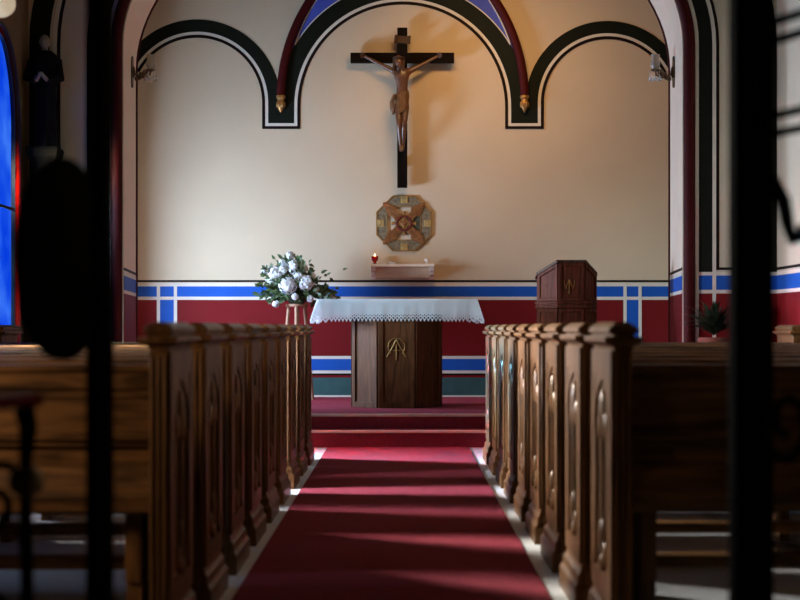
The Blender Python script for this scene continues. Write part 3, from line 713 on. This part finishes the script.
# the filled eastern field
ef = MB(); ef.prism([(0.08, -0.10), (0.2, -0.09), (0.2, 0.09), (0.08, 0.10)], 'y', -0.024, -0.002); ef.build('enamel_field', M['enamel'], me_)
for i in range(4):
    a = pi / 4 + i * pi / 2; ca, sa = cos(a), sin(a)
    def R2(u, v_): return (u * ca - v_ * sa, u * sa + v_ * ca)
    wg = MB(); wg.prism([R2(*p) for p in ((0.05, -0.018), (0.095, -0.05), (0.135, -0.022), (0.17, -0.062), (0.225, -0.058), (0.262, -0.028), (0.322, -0.016), (0.33, 0.0), (0.322, 0.016), (0.262, 0.028), (0.225, 0.058), (0.17, 0.062), (0.135, 0.022), (0.095, 0.05), (0.05, 0.018))], 'y', -0.05, -0.004)
    for v_ in (-0.03, -0.015, 0.0, 0.015, 0.03):
        p, q = R2(0.10, v_ * 1.2), R2(0.31 - abs(v_), v_ * 0.9); wg.tube([(p[0], -0.052, p[1]), (q[0], -0.052, q[1])], 0.008, 6)
    wg.build('gilded_wing', M['copper'], me_, bevel=0.003)
    b_ = i * pi / 2; p = (0.262 * cos(b_), 0.262 * sin(b_))
    pl = MB(); pl.prism([(p[0] + 0.056 * cos(2 * pi * k_ / 4 + pi / 4), p[1] + 0.056 * sin(2 * pi * k_ / 4 + pi / 4)) for k_ in range(4)], 'y', -0.045, -0.005)
    pl.tube([(p[0] + 0.026 * cos(2 * pi * k_ / 16), -0.046, p[1] + 0.026 * sin(2 * pi * k_ / 16)) for k_ in range(17)], 0.006, 6)
    pl.ball((p[0], -0.048, p[1]), 0.012, 0.008, 0.02, 8, 6); pl.tube([(p[0] - 0.018, -0.047, p[1] - 0.02), (p[0] + 0.018, -0.047, p[1] + 0.02)], 0.005, 6)
    pl.build('relief_plaque', M['gilt'], me_, bevel=0.002)
    ar = MB(); ar.tube([(0.07 * cos(b_), -0.03, 0.07 * sin(b_)), (0.12 * cos(b_), -0.03, 0.12 * sin(b_)), (0.135 * cos(b_), -0.03, 0.135 * sin(b_))], [0.02, 0.014, 0.022], 8)
    ar.build('cross_arm', M['gold'], me_, smooth=True)
ct = MB(); ct.prism([(0.075 * cos(2 * pi * k_ / 28), 0.075 * sin(2 * pi * k_ / 28)) for k_ in range(28)], 'y', -0.05, -0.004); ct.build('centre_disc', M['gold'], me_)
ct = MB(); ct.tube([(0.078 * cos(2 * pi * k_ / 28), -0.052, 0.078 * sin(2 * pi * k_ / 28)) for k_ in range(29)], 0.014, 8); ct.build('centre_ring', M['oxblood'], me_, smooth=True)
ct = MB(); ct.tube([(0.0, -0.056, -0.05), (0.0, -0.056, 0.05)], 0.010, 8).tube([(-0.045, -0.056, 0.012), (0.045, -0.056, 0.012)], 0.010, 8).ball((0.0, -0.056, 0.0), 0.03, 0.012, 0.03, 10, 6); ct.build('centre_cross', M['copper'], me_, smooth=True)

# ------------------------------------------------------------------ wall shelf and what stands on it
SX0, SX1 = bw(371, 0)[0], bw(434, 0)[0]; SZT = bw(0, 264.5)[1]
sh = empty('wall_shelf', ((SX0 + SX1) / 2, YB, SZT), 'small pale stone shelf on two brackets below the octagonal medallion', 'shelf')
hl = (SX1 - SX0) / 2
MB().box((-hl, -0.20, -0.032), (hl, 0, 0)).build('shelf_slab', M['shelf'], sh, bevel=0.004)
MB().box((-hl + 0.05, -0.10, -0.15), (hl - 0.05, 0, -0.032)).build('shelf_apron', M['shelf_wood'], sh)
for s in (-1, 1):
    x = s * (hl - 0.028)
    MB().prism([(0.0, -0.165), (-0.05, -0.165), (-0.06, -0.13), (-0.10, -0.12), (-0.10, -0.09), (-0.14, -0.08), (-0.16, -0.032), (0, -0.032)], 'x', x - 0.026, x + 0.026).build('shelf_bracket', M['shelf'], sh, bevel=0.003)
vx = bw(375, 0)[0]
vo = empty('votive_candle', (vx, YB - 0.10, SZT), 'lit red glass votive candle at the left end of the wall shelf', 'candle')
MB().lathe((0, 0, 0), [(0.022, 0), (0.026, 0.004), (0.014, 0.014), (0.018, 0.024), (0.036, 0.045), (0.040, 0.085), (0.036, 0.088), (0.030, 0.050), (0.004, 0.046)], 16).build('glass_cup', M['ruby'], vo, smooth=True)
MB().lathe((0, 0, 0.05), [(0.004, 0), (0.028, 0.001), (0.029, 0.022), (0.004, 0.023)], 14).build('wax', M['porcelain'], vo, smooth=True)
MB().lathe((0, 0, 0.074), [(0.001, 0), (0.008, 0.009), (0.009, 0.016), (0.005, 0.03), (0.001, 0.042)], 10).build('flame', M['flame'], vo, smooth=True)
cup = MB().lathe((0, 0, 0), [(0.018, 0), (0.02, 0.004), (0.007, 0.012), (0.008, 0.024), (0.026, 0.036), (0.03, 0.058), (0.026, 0.058), (0.02, 0.038), (0.003, 0.034)], 14).build('small_cup', M['porcelain'], None, smooth=True)
cup.location = (bw(427, 0)[0], YB - 0.10, SZT); tag(cup, 'small white footed cup at the right end of the wall shelf', 'cup')
dish = MB().lathe((0, 0, 0), [(0.03, 0), (0.034, 0.004), (0.062, 0.016), (0.066, 0.022), (0.06, 0.022), (0.03, 0.008), (0.004, 0.007)], 20).build('shallow_dish', M['porcelain'], None, smooth=True)
dish.location = (bw(394, 0)[0], YB - 0.10, SZT); tag(dish, 'shallow white dish in the middle of the wall shelf', 'dish')

# ------------------------------------------------------------------ flowers on their stand
FX, FY = (297 - VX) / FPX * 16.35, 16.35
FZ = EYE + (VY - 304) / FPX * FY
st = empty('flower_stand', (FX, FY, SZ2), 'light wooden stand with splayed legs under the white flowers', 'stand')
zt = FZ - SZ2
MB().lathe((0, 0, zt - 0.03), [(0.02, 0), (0.115, 0.0), (0.12, 0.008), (0.12, 0.022), (0.115, 0.03), (0.01, 0.03)], 24).build('stand_top', M['stand'], st, smooth=True)
for i, a in enumerate((200, 340, 90, 270)):
    a = radians(a); r0, r1 = 0.09, 0.185
    MB().tube([(r0 * cos(a), r0 * sin(a), zt - 0.02), (r1 * cos(a), r1 * sin(a), 0.0)], [0.020, 0.015], 8).build('leg', M['stand'], st, smooth=True)
MB().tube([(0.125 * cos(2 * pi * i / 24), 0.125 * sin(2 * pi * i / 24), zt * 0.42) for i in range(25)], 0.008, 6).build('brace_ring', M['stand'], st, smooth=True)
fa = empty('flower_arrangement', (FX, FY, FZ), 'arrangement of white hydrangeas and dark leaves on the wooden stand', 'flowers')
MB().lathe((0, 0, 0), [(0.05, 0), (0.075, 0.004), (0.10, 0.03), (0.11, 0.07), (0.10, 0.075), (0.09, 0.05), (0.01, 0.02)], 18).build('bowl', M['leaf_dark'], fa, smooth=True)
def fp(x, y, dy=0.0): return Vector(((x - 297) / FPX * FY, dy, (304 - y) / FPX * FY))
def floret(mb, c, n, r):
    n = n.normalized(); a = n.orthogonal().normalized(); b = n.cross(a); rot = random.random() * pi
    for k_ in range(4):
        t = rot + k_ * pi / 2; u = a * cos(t) + b * sin(t); w = a * -sin(t) + b * cos(t)
        mb.add([c, c + u * r * 0.6 + w * r * 0.45 + n * r * 0.2, c + u * r * 1.1 + n * r * 0.15, c + u * r * 0.6 - w * r * 0.45 + n * r * 0.2], [(0, 1, 2, 3)])
heads = [(289, 286, -0.15, 0.083), (307, 284, -0.13, 0.078), (276, 274, -0.06, 0.070), (294, 267, -0.05, 0.066), (284, 263, 0.06, 0.05), (271, 279, 0.03, 0.05),
         (299, 277, -0.10, 0.045), (303, 268, 0.02, 0.045), (290, 255, 0.0, 0.034), (315, 291, -0.02, 0.045), (283, 270, -0.08, 0.04), (310, 277, 0.0, 0.05), (333, 297, -0.03, 0.026), (277, 304, -0.12, 0.028), (311, 299, -0.14, 0.03), (296, 297, -0.17, 0.028), (264, 272, 0.0, 0.025)]
for x, y, dy, r in heads:
    c_ = fp(x, y, dy); mb = MB(); n_ = int(40 + 2000 * r)
    mb.ball(c_, r * 0.6, r * 0.6, r * 0.55, 8, 6)
    for i in range(n_):
        z = 1 - 2 * (i + 0.5) / n_; t = i * 2.39996; q = sqrt(1 - z * z); d = Vector((q * cos(t), q * sin(t), z))
        floret(mb, c_ + d * r * (0.62 + 0.55 * random.random()), d + Vector((random.uniform(-.3, .3), random.uniform(-.3, .3), random.uniform(-.3, .3))), random.uniform(0.013, 0.021))
    mb.build('flower_head', M['petal'], fa, recalc=False)
lf = MB(); sm = MB()
def leaf(mb, p, d, L, w, curl=0.2):
    d = d.normalized(); side = d.cross(Vector((random.uniform(-.5, .5), -1, random.uniform(-.2, .6)))).normalized(); nn = side.cross(d)
    q = [p + d * L * t + nn * (-curl * L * t * t) for t in (0, 0.3, 0.65, 1.0)]; ws = (0.15, 1.0, 0.75, 0.03)
    vs = []
    for a, ww in zip(q, ws): vs += [a - side * w * ww + nn * w * 0.25 * ww, a, a + side * w * ww + nn * w * 0.25 * ww]
    fs = []
    for k_ in range(3): fs += [(3 * k_, 3 * k_ + 1, 3 * k_ + 4, 3 * k_ + 3), (3 * k_ + 1, 3 * k_ + 2, 3 * k_ + 5, 3 * k_ + 4)]
    mb.add(vs, fs)
base = Vector((0, 0, 0.06))
tips = [(258, 286), (257, 293), (262, 297), (265, 268), (263, 275), (268, 265), (275, 259), (281, 257), (287, 258), (293, 256), (297, 256), (300, 259), (305, 264), (312, 271), (318, 280), (322, 287), (328, 290), (334, 293), (338, 297), (330, 299), (322, 300), (314, 304), (276, 306), (268, 302), (283, 300), (302, 292), (298, 300), (280, 292), (271, 289), (308, 296), (285, 278), (300, 272)]
for x, y in tips:
    tip = fp(x, y, random.uniform(-0.16, 0.12)); mid = base.lerp(tip, 0.55) + Vector((0, -0.02, 0.04))
    pts = [base, mid, tip]; sm.tube(pts, [0.006, 0.005, 0.003], 5)
    for k_ in range(17):
        t = random.uniform(0.35, 1.0); p = base.lerp(mid, t * 2) if t < 0.5 else mid.lerp(tip, t * 2 - 1)
        d = (tip - base).normalized() + Vector((random.uniform(-1, 1), random.uniform(-1, .6), random.uniform(-.7, .9)))
        leaf(lf, p, d, random.uniform(0.04, 0.072), random.uniform(0.011, 0.020))
for i in range(380):
    p = Vector((random.gauss(0.0, 0.15), random.uniform(-0.15, 0.1), 0.05 + abs(random.gauss(0.0, 0.13))))
    leaf(lf, p, Vector((p.x * 3 + random.uniform(-.6, .6), random.uniform(-1, .5), random.uniform(-.5, .9))), random.uniform(0.04, 0.07), random.uniform(0.012, 0.022))
lf.build('foliage', M['leaf'], fa, recalc=False)['kind'] = 'stuff'
sm.build('stem', M['leaf'], fa, smooth=True)

# ------------------------------------------------------------------ wall sconces on the jambs
def sconce(s, x, label):
    d = 14.25
    X = s * (2.465 + 0.135 * (d - YF) / (YR - YF))
    c_ = empty('wall_sconce', (X, d, EYE + (VY - 72) / FPX * d), label, 'lamp', 'sconces on the arch jambs')
    f = -s; c_.scale = (1.25, 1.25, 1.2)
    MB().rings([[(f * 0.001, 0.045 * w * cos(2 * pi * i / 14), z + 0.0 * i) if False else (f * (0.0 if k_ == 0 else 0.014), 0.04 * cos(2 * pi * i / 14), 0.125 * sin(2 * pi * i / 14)) for i in range(14)] for k_, w in enumerate((1, 1))]).ball((f * 0.012, 0, 0.0), 0.02, 0.03, 0.05, 10, 6).build('back_plate', M['brass'], c_, smooth=True)
    am = MB(); am.tube([(f * 0.01, 0, 0.0), (f * 0.05, 0, -0.03), (f * 0.10, 0, -0.045), (f * 0.14, 0, -0.02), (f * 0.145, 0, 0.01)], 0.009, 8)
    for k_ in range(7):
        a = 2 * pi * k_ / 7; am.ball((f * (0.075 + 0.035 * cos(a)), 0.03 * sin(a), -0.025 + 0.03 * sin(a + 1)), 0.018, 0.018, 0.022, 8, 6)
    am.lathe((f * 0.145, 0, 0.0), [(0.008, 0), (0.035, 0.012), (0.038, 0.018), (0.008, 0.02)], 12)
    am.build('arm', M['brass'], c_, smooth=True)
    MB().lathe((f * 0.145, 0, 0.02), [(0.022, 0), (0.034, 0.02), (0.036, 0.05), (0.026, 0.085), (0.034, 0.115), (0.031, 0.115), (0.022, 0.085), (0.03, 0.05), (0.028, 0.02), (0.004, 0.004)], 14).build('tulip_shade', M['tulip'], c_, smooth=True)
    for k_ in range(7):
        a = 2 * pi * k_ / 7; x_, y_ = f * 0.145 + 0.042 * cos(a), 0.042 * sin(a)
        MB().lathe((x_, y_, -0.075), [(0.001, 0), (0.012, 0.018), (0.010, 0.032), (0.002, 0.05), (0.002, 0.088)], 6).build('crystal_drop', M['crystal'], c_)
    return c_
sconce(-1, 132, 'brass sconce with crystals on the left jamb of the arch')
sconce(1, 664, 'brass sconce with crystals on the right jamb of the arch')

# ------------------------------------------------------------------ statue on its pedestal, left of the arch
SX, SY = -3.11, 13.21
zb = EYE + (VY - 148) / FPX * SY
pd = tag(MB().loft_rect(-0.09, 0.09, -0.09, 0.09, [(0, 0.05), (0.12, 0.05), (0.16, 0.01), (zb - 0.14, 0.0), (zb - 0.08, 0.035), (zb - 0.02, 0.045), (zb, 0.035)]).build('pedestal', M['pedestal']), 'tall dark pedestal carrying the robed statue left of the arch', 'pedestal')
pd.location = (SX, SY, 0)
sta = empty('statue', (SX, SY, zb), 'dark robed statue with pale head on a tall pedestal by the left window', 'statue')
rb = MB(); rs = []
for t in range(15):
    z = 0.84 * t / 14; u = t / 14
    rx = 0.125 - 0.03 * sin(pi * u * 0.9) - 0.0 * u + (0.02 if 0.65 < u < 0.93 else 0) - (0.055 if u > 0.97 else 0); ry = rx * 0.72
    fold = 0.010 * (1 - u)
    rs.append([((rx + fold * sin(9 * a)) * cos(a), (ry + fold * sin(9 * a + 1)) * sin(a), z) for a in [2 * pi * i / 36 for i in range(36)]])
rb.rings(rs)
for s in (-1, 1): rb.tube([(s * 0.105, 0, 0.76), (s * 0.135, -0.04, 0.6), (s * 0.05, -0.125, 0.57)], [0.042, 0.045, 0.035], 10)
rb.build('robe', M['robe'], sta, smooth=True)
hd = MB(); hd.tube([(0, 0, 0.82), (0, -0.005, 0.875)], 0.028, 10).ball((0, -0.012, 0.92), 0.045, 0.054, 0.062, 16, 12).ball((0, -0.068, 0.915), 0.008, 0.010, 0.014, 8, 6)
for s in (-1, 1): hd.ball((s * 0.046, -0.005, 0.918), 0.007, 0.012, 0.017, 8, 6)
for s in (-1, 1): MB().tube([(s * 0.05, -0.125, 0.57), (s * 0.02, -0.15, 0.60), (0.004 * s, -0.155, 0.635)], [0.02, 0.018, 0.01], 8).build('hand', M['skin_plaster'], sta, smooth=True)
hd.build('head', M['skin_plaster'], sta, smooth=True)

# ------------------------------------------------------------------ potted plant right of the arch
pp = empty('potted_plant', (2.68, 13.1, 0.0), 'dark spiky leaved potted plant against the wall right of the arch', 'plant')
MB().lathe((0, 0, 0), [(0.13, 0), (0.16, 0.02), (0.04, 0.06), (0.035, 0.68), (0.15, 0.72), (0.16, 0.74), (0.01, 0.74)], 18).build('plant_stand', M['pew_z'], pp, smooth=True)
MB().lathe((0, 0, 0.74), [(0.09, 0), (0.13, 0.18), (0.14, 0.18), (0.14, 0.22), (0.125, 0.22), (0.11, 0.17), (0.01, 0.16)], 18).build('pot', M['terracotta'], pp, smooth=True)
lf = MB()
for i in range(230):
    a = random.random() * 2 * pi; e = random.uniform(0.6, 1.45); L = random.uniform(0.25, 0.56)
    d = Vector((cos(a) * cos(e), sin(a) * cos(e) * 0.55 - 0.1, sin(e)))
    p = Vector((0, 0, 0.98)); q = [p + d * L * t + Vector((0, 0, -0.42 * L * t * t)) for t in (0, .25, .5, .75, 1)]
    sd = d.cross(Vector((0, 0, 1))).normalized() * random.uniform(0.010, 0.02)
    vs = []
    for k_, c_ in enumerate(q): w_ = (0.4, 1, 0.9, 0.6, 0.05)[k_]; vs += [c_ - sd * w_, c_ + sd * w_]
    lf.add(vs, [(2 * k_, 2 * k_ + 1, 2 * k_ + 3, 2 * k_ + 2) for k_ in range(4)])
lf.build('foliage', M['leaf_dark'], pp, recalc=False)['kind'] = 'stuff'

# ------------------------------------------------------------------ pendant globe high on the left
gp = at(1, 3, 7.0)
gl = empty('pendant_globe_lamp', (gp.x, gp.y, gp.z), 'pale glass globe hanging on a rod at the upper left edge of the photo', 'lamp')
MB().ball((0, 0, 0), 0.066, n=20, m=14).build('globe', M['opal'], gl, smooth=True)
MB().tube([(0, 0, 0.06), (0, 0, ZN - gp.z)], 0.007, 8).lathe((0, 0, 0.055), [(0.03, 0), (0.03, 0.02), (0.01, 0.04)], 12).build('rod', M['iron'], gl, smooth=True)

# ------------------------------------------------------------------ iron gates in the near foreground
def gate(hinge, stile, label, left):
    H = Vector((hinge[0], hinge[1], 0)); T = Vector((stile[0], stile[1], 0)); Lg = (T - H).length
    ang = math.atan2(T.y - H.y, T.x - H.x)
    g_ = empty('iron_gate', H, label, 'gate', None, ang)
    # local x runs from the hinge to the leading stile
    w, t_ = (0.040, 0.044) if left else (0.030, 0.094)
    MB().box((Lg - w / 2, -t_ / 2, 0.03), (Lg + w / 2, t_ / 2, 2.35)).build('leading_stile', M['iron'], g_, bevel=0.004)
    MB().box((-0.02, -0.02, 0.0), (0.02, 0.02, 2.35)).build('hinge_stile', M['iron'], g_, bevel=0.004)
    rails = (0.12, 0.17, 1.86, 1.90, 2.25, 2.31) if left else (0.12, 0.17, 0.62, 1.438, 1.474, 1.624, 1.662, 2.25, 2.31)
    for z in rails: MB().box((0.0, -0.008, z - 0.007), (Lg, 0.008, z + 0.007)).build('rail', M['iron'], g_)
    def scroll(cx, cz, r, turns, a0, dirn):
        pts = []
        n = int(28 * turns)
        for i in range(n + 1):
            q = i / n; a = a0 + dirn * 2 * pi * turns * q; rr = r * (1 - 0.75 * q); pts.append((cx + rr * cos(a), 0, cz + rr * sin(a)))
        return pts
    if left:
        ov = MB(); rs = []
        for y_, k_ in ((-0.012, 0.95), (-0.006, 1.0), (0.006, 1.0), (0.012, 0.95)):
            rs.append([(Lg - 0.108 + 0.13 * k_ * cos(2 * pi * i / 36), y_, EYE + (VY - 260) / FPX * 3.02 + 0.20 * k_ * sin(2 * pi * i / 36)) for i in range(36)])
        ov.rings(rs); ov.build('oval_plate', M['iron'], g_, smooth=True)
        xb_ = Lg - 0.21
        bl = MB(); bl.tube([(xb_, 0, 0.17), (xb_ + 0.004, 0, 0.5), (xb_, 0, 0.70)], 0.013, 8)
        bl.tube([(xb_, 0, 0.70), (xb_, 0, 0.80), (xb_ + 0.006, 0, 0.86), (xb_ - 0.005, 0, 0.895)], [0.013, 0.013, 0.018, 0.02], 8)
        for z_, d_ in ((0.72, 1), (0.50, -1)): MB().tube(scroll(xb_ - 0.08, z_, 0.085, 1.2, 0.1 * d_, d_), 0.009, 6).build('scroll', M['iron'], g_, smooth=True)
        bl.build('baluster', M['iron'], g_, smooth=True)
        MB().lathe((xb_, 0, 0.725), [(0.012, 0), (0.030, 0.012), (0.036, 0.03), (0.030, 0.048), (0.012, 0.06)], 12).build('collar', M['iron_brass'], g_, smooth=True)
        MB().box((0.0, -0.024, 0.898), (xb_ + 0.025, 0.024, 0.922)).build('hand_rail', M['iron_red'], g_, bevel=0.006)
        for x in (0.12, 0.26): MB().tube([(x, 0, 0.17), (x, 0, 0.895)], 0.009, 8).build('bar', M['iron'], g_, smooth=True)
    else:
        sc_ = MB(); sc_.tube([(Lg - 0.03, 0, 1.345), (Lg - 0.075, 0, 1.34), (Lg - 0.11, 0, 1.30), (Lg - 0.125, 0, 1.25), (Lg - 0.14, 0, 1.22), (Lg - 0.165, 0, 1.225), (Lg - 0.17, 0, 1.25)], [0.014, 0.016, 0.015, 0.013, 0.011, 0.010, 0.009], 8)
        for x_, z_, d_ in ((0.12, 0.86, -1), (0.12, 0.42, 1), (0.3, 1.1, 1)): MB().tube(scroll(Lg - x_, z_, 0.085, 1.3, 0.2, d_), 0.009, 6).build('scroll', M['iron'], g_, smooth=True)
        sc_.build('scroll', M['iron'], g_, smooth=True)
        for x in (0.12, 0.27, 0.42): MB().tube([(x, 0, 0.17), (x, 0, 2.25)], 0.009, 8).build('bar', M['iron'], g_, smooth=True)
    return g_
gate((-1.0, NY0 + 0.06), ((100 - VX) / FPX * 3.08, 3.08), 'blurred black iron gate leaf with a large oval plate, near left foreground', True)
gate((1.0, NY0 + 0.06), ((751 - VX) / FPX * 3.12, 3.12), 'blurred black iron gate leaf with thick stile and paired rails, near right foreground', False)

# ------------------------------------------------------------------ light
def area(name, loc, size, power, col, aim):
    L = bpy.data.lights.new(name, 'AREA'); L.shape = 'RECTANGLE'; L.size, L.size_y = size; L.energy = power; L.color = col
    o = bpy.data.objects.new(name, L); COL.objects.link(o); o.location = loc
    d = Vector(aim) - Vector(loc); o.rotation_euler = d.to_track_quat('-Z', 'Z').to_euler()
    return o
area('daylight_sanctuary_window', (-3.52, 15.3, 1.65), (0.8, 1.4), 690, (0.74, 0.86, 1.0), (0, 14.8, 1.4))
fl_ = area('daylight_front_window', (-4.4, 13.3, 1.7), (0.6, 1.2), 2500, (1.0, 0.60, 0.18), (0, 11.9, 0.3)); fl_.data.spread = radians(50)
ft_ = area('altar_cloth_fill', (-4.0, 12.0, 2.5), (0.6, 0.6), 165, (1.0, 0.35, 0.09), (0, 14.8, 1.45)); ft_.data.spread = radians(30)  # extra narrow beam added to brighten the altar cloth
area('daylight_middle_window', (-4.3, 9.5, 1.3), (0.7, 1.0), 1000, (1.0, 0.92, 0.87), (0, 9.4, 0.3)).data.spread = radians(90)
area('bench_end_fill', (-4.0, 9.4, 2.8), (1.1, 0.6), 560, (1.0, 0.82, 0.60), (0.67, 5.2, 0.8)).data.spread = radians(70)  # second beam added to light the right-hand bench ends
area('daylight_rear_window', (-3.9, 5.9, 0.95), (0.4, 0.5), 90, (0.85, 0.93, 1.0), (-1.6, 5.9, 0.0))
lamp = area('sanctuary_lamp', (0.6, 14.95, 5.1), (1.6, 0.3), 21, (1.0, 0.55, 0.20), (1.2, 16.9, 3.0))
lamp.data.spread = radians(110)
area('near_pew_fill', (-2.7, 3.4, 1.55), (0.4, 0.4), 10, (1.0, 0.74, 0.50), (-1.6, 5.4, 0.7)).data.spread = radians(90)  # warm fill added for the nearest pews, no fixture there
wd = bpy.data.worlds.new('sky'); S.world = wd; wd.use_nodes = True
wd.node_tree.nodes['Background'].inputs['Color'].default_value = (0.33, 0.55, 1.0, 1)
wd.node_tree.nodes['Background'].inputs['Strength'].default_value = 1.0

# ------------------------------------------------------------------ camera
cam = bpy.data.cameras.new('camera'); co = bpy.data.objects.new('camera', cam); COL.objects.link(co)
co.location = (0, 0, EYE); co.rotation_euler = (pi / 2, 0, 0)
cam.sensor_width = 36.0; cam.lens = 36.0 * FPX / 800.0
cam.shift_x = -(VX - 400) / 800.0; cam.shift_y = (VY - 300) / 800.0
cam.dof.use_dof = True; cam.dof.focus_distance = 15.5; cam.dof.aperture_fstop = 2.8
cam.clip_start = 0.05
S.camera = co
S.view_settings.view_transform = 'Standard'; S.view_settings.look = 'None'; S.view_settings.gamma = 1.0
S.view_settings.exposure = 0.0; S.view_settings.use_curve_mapping = False
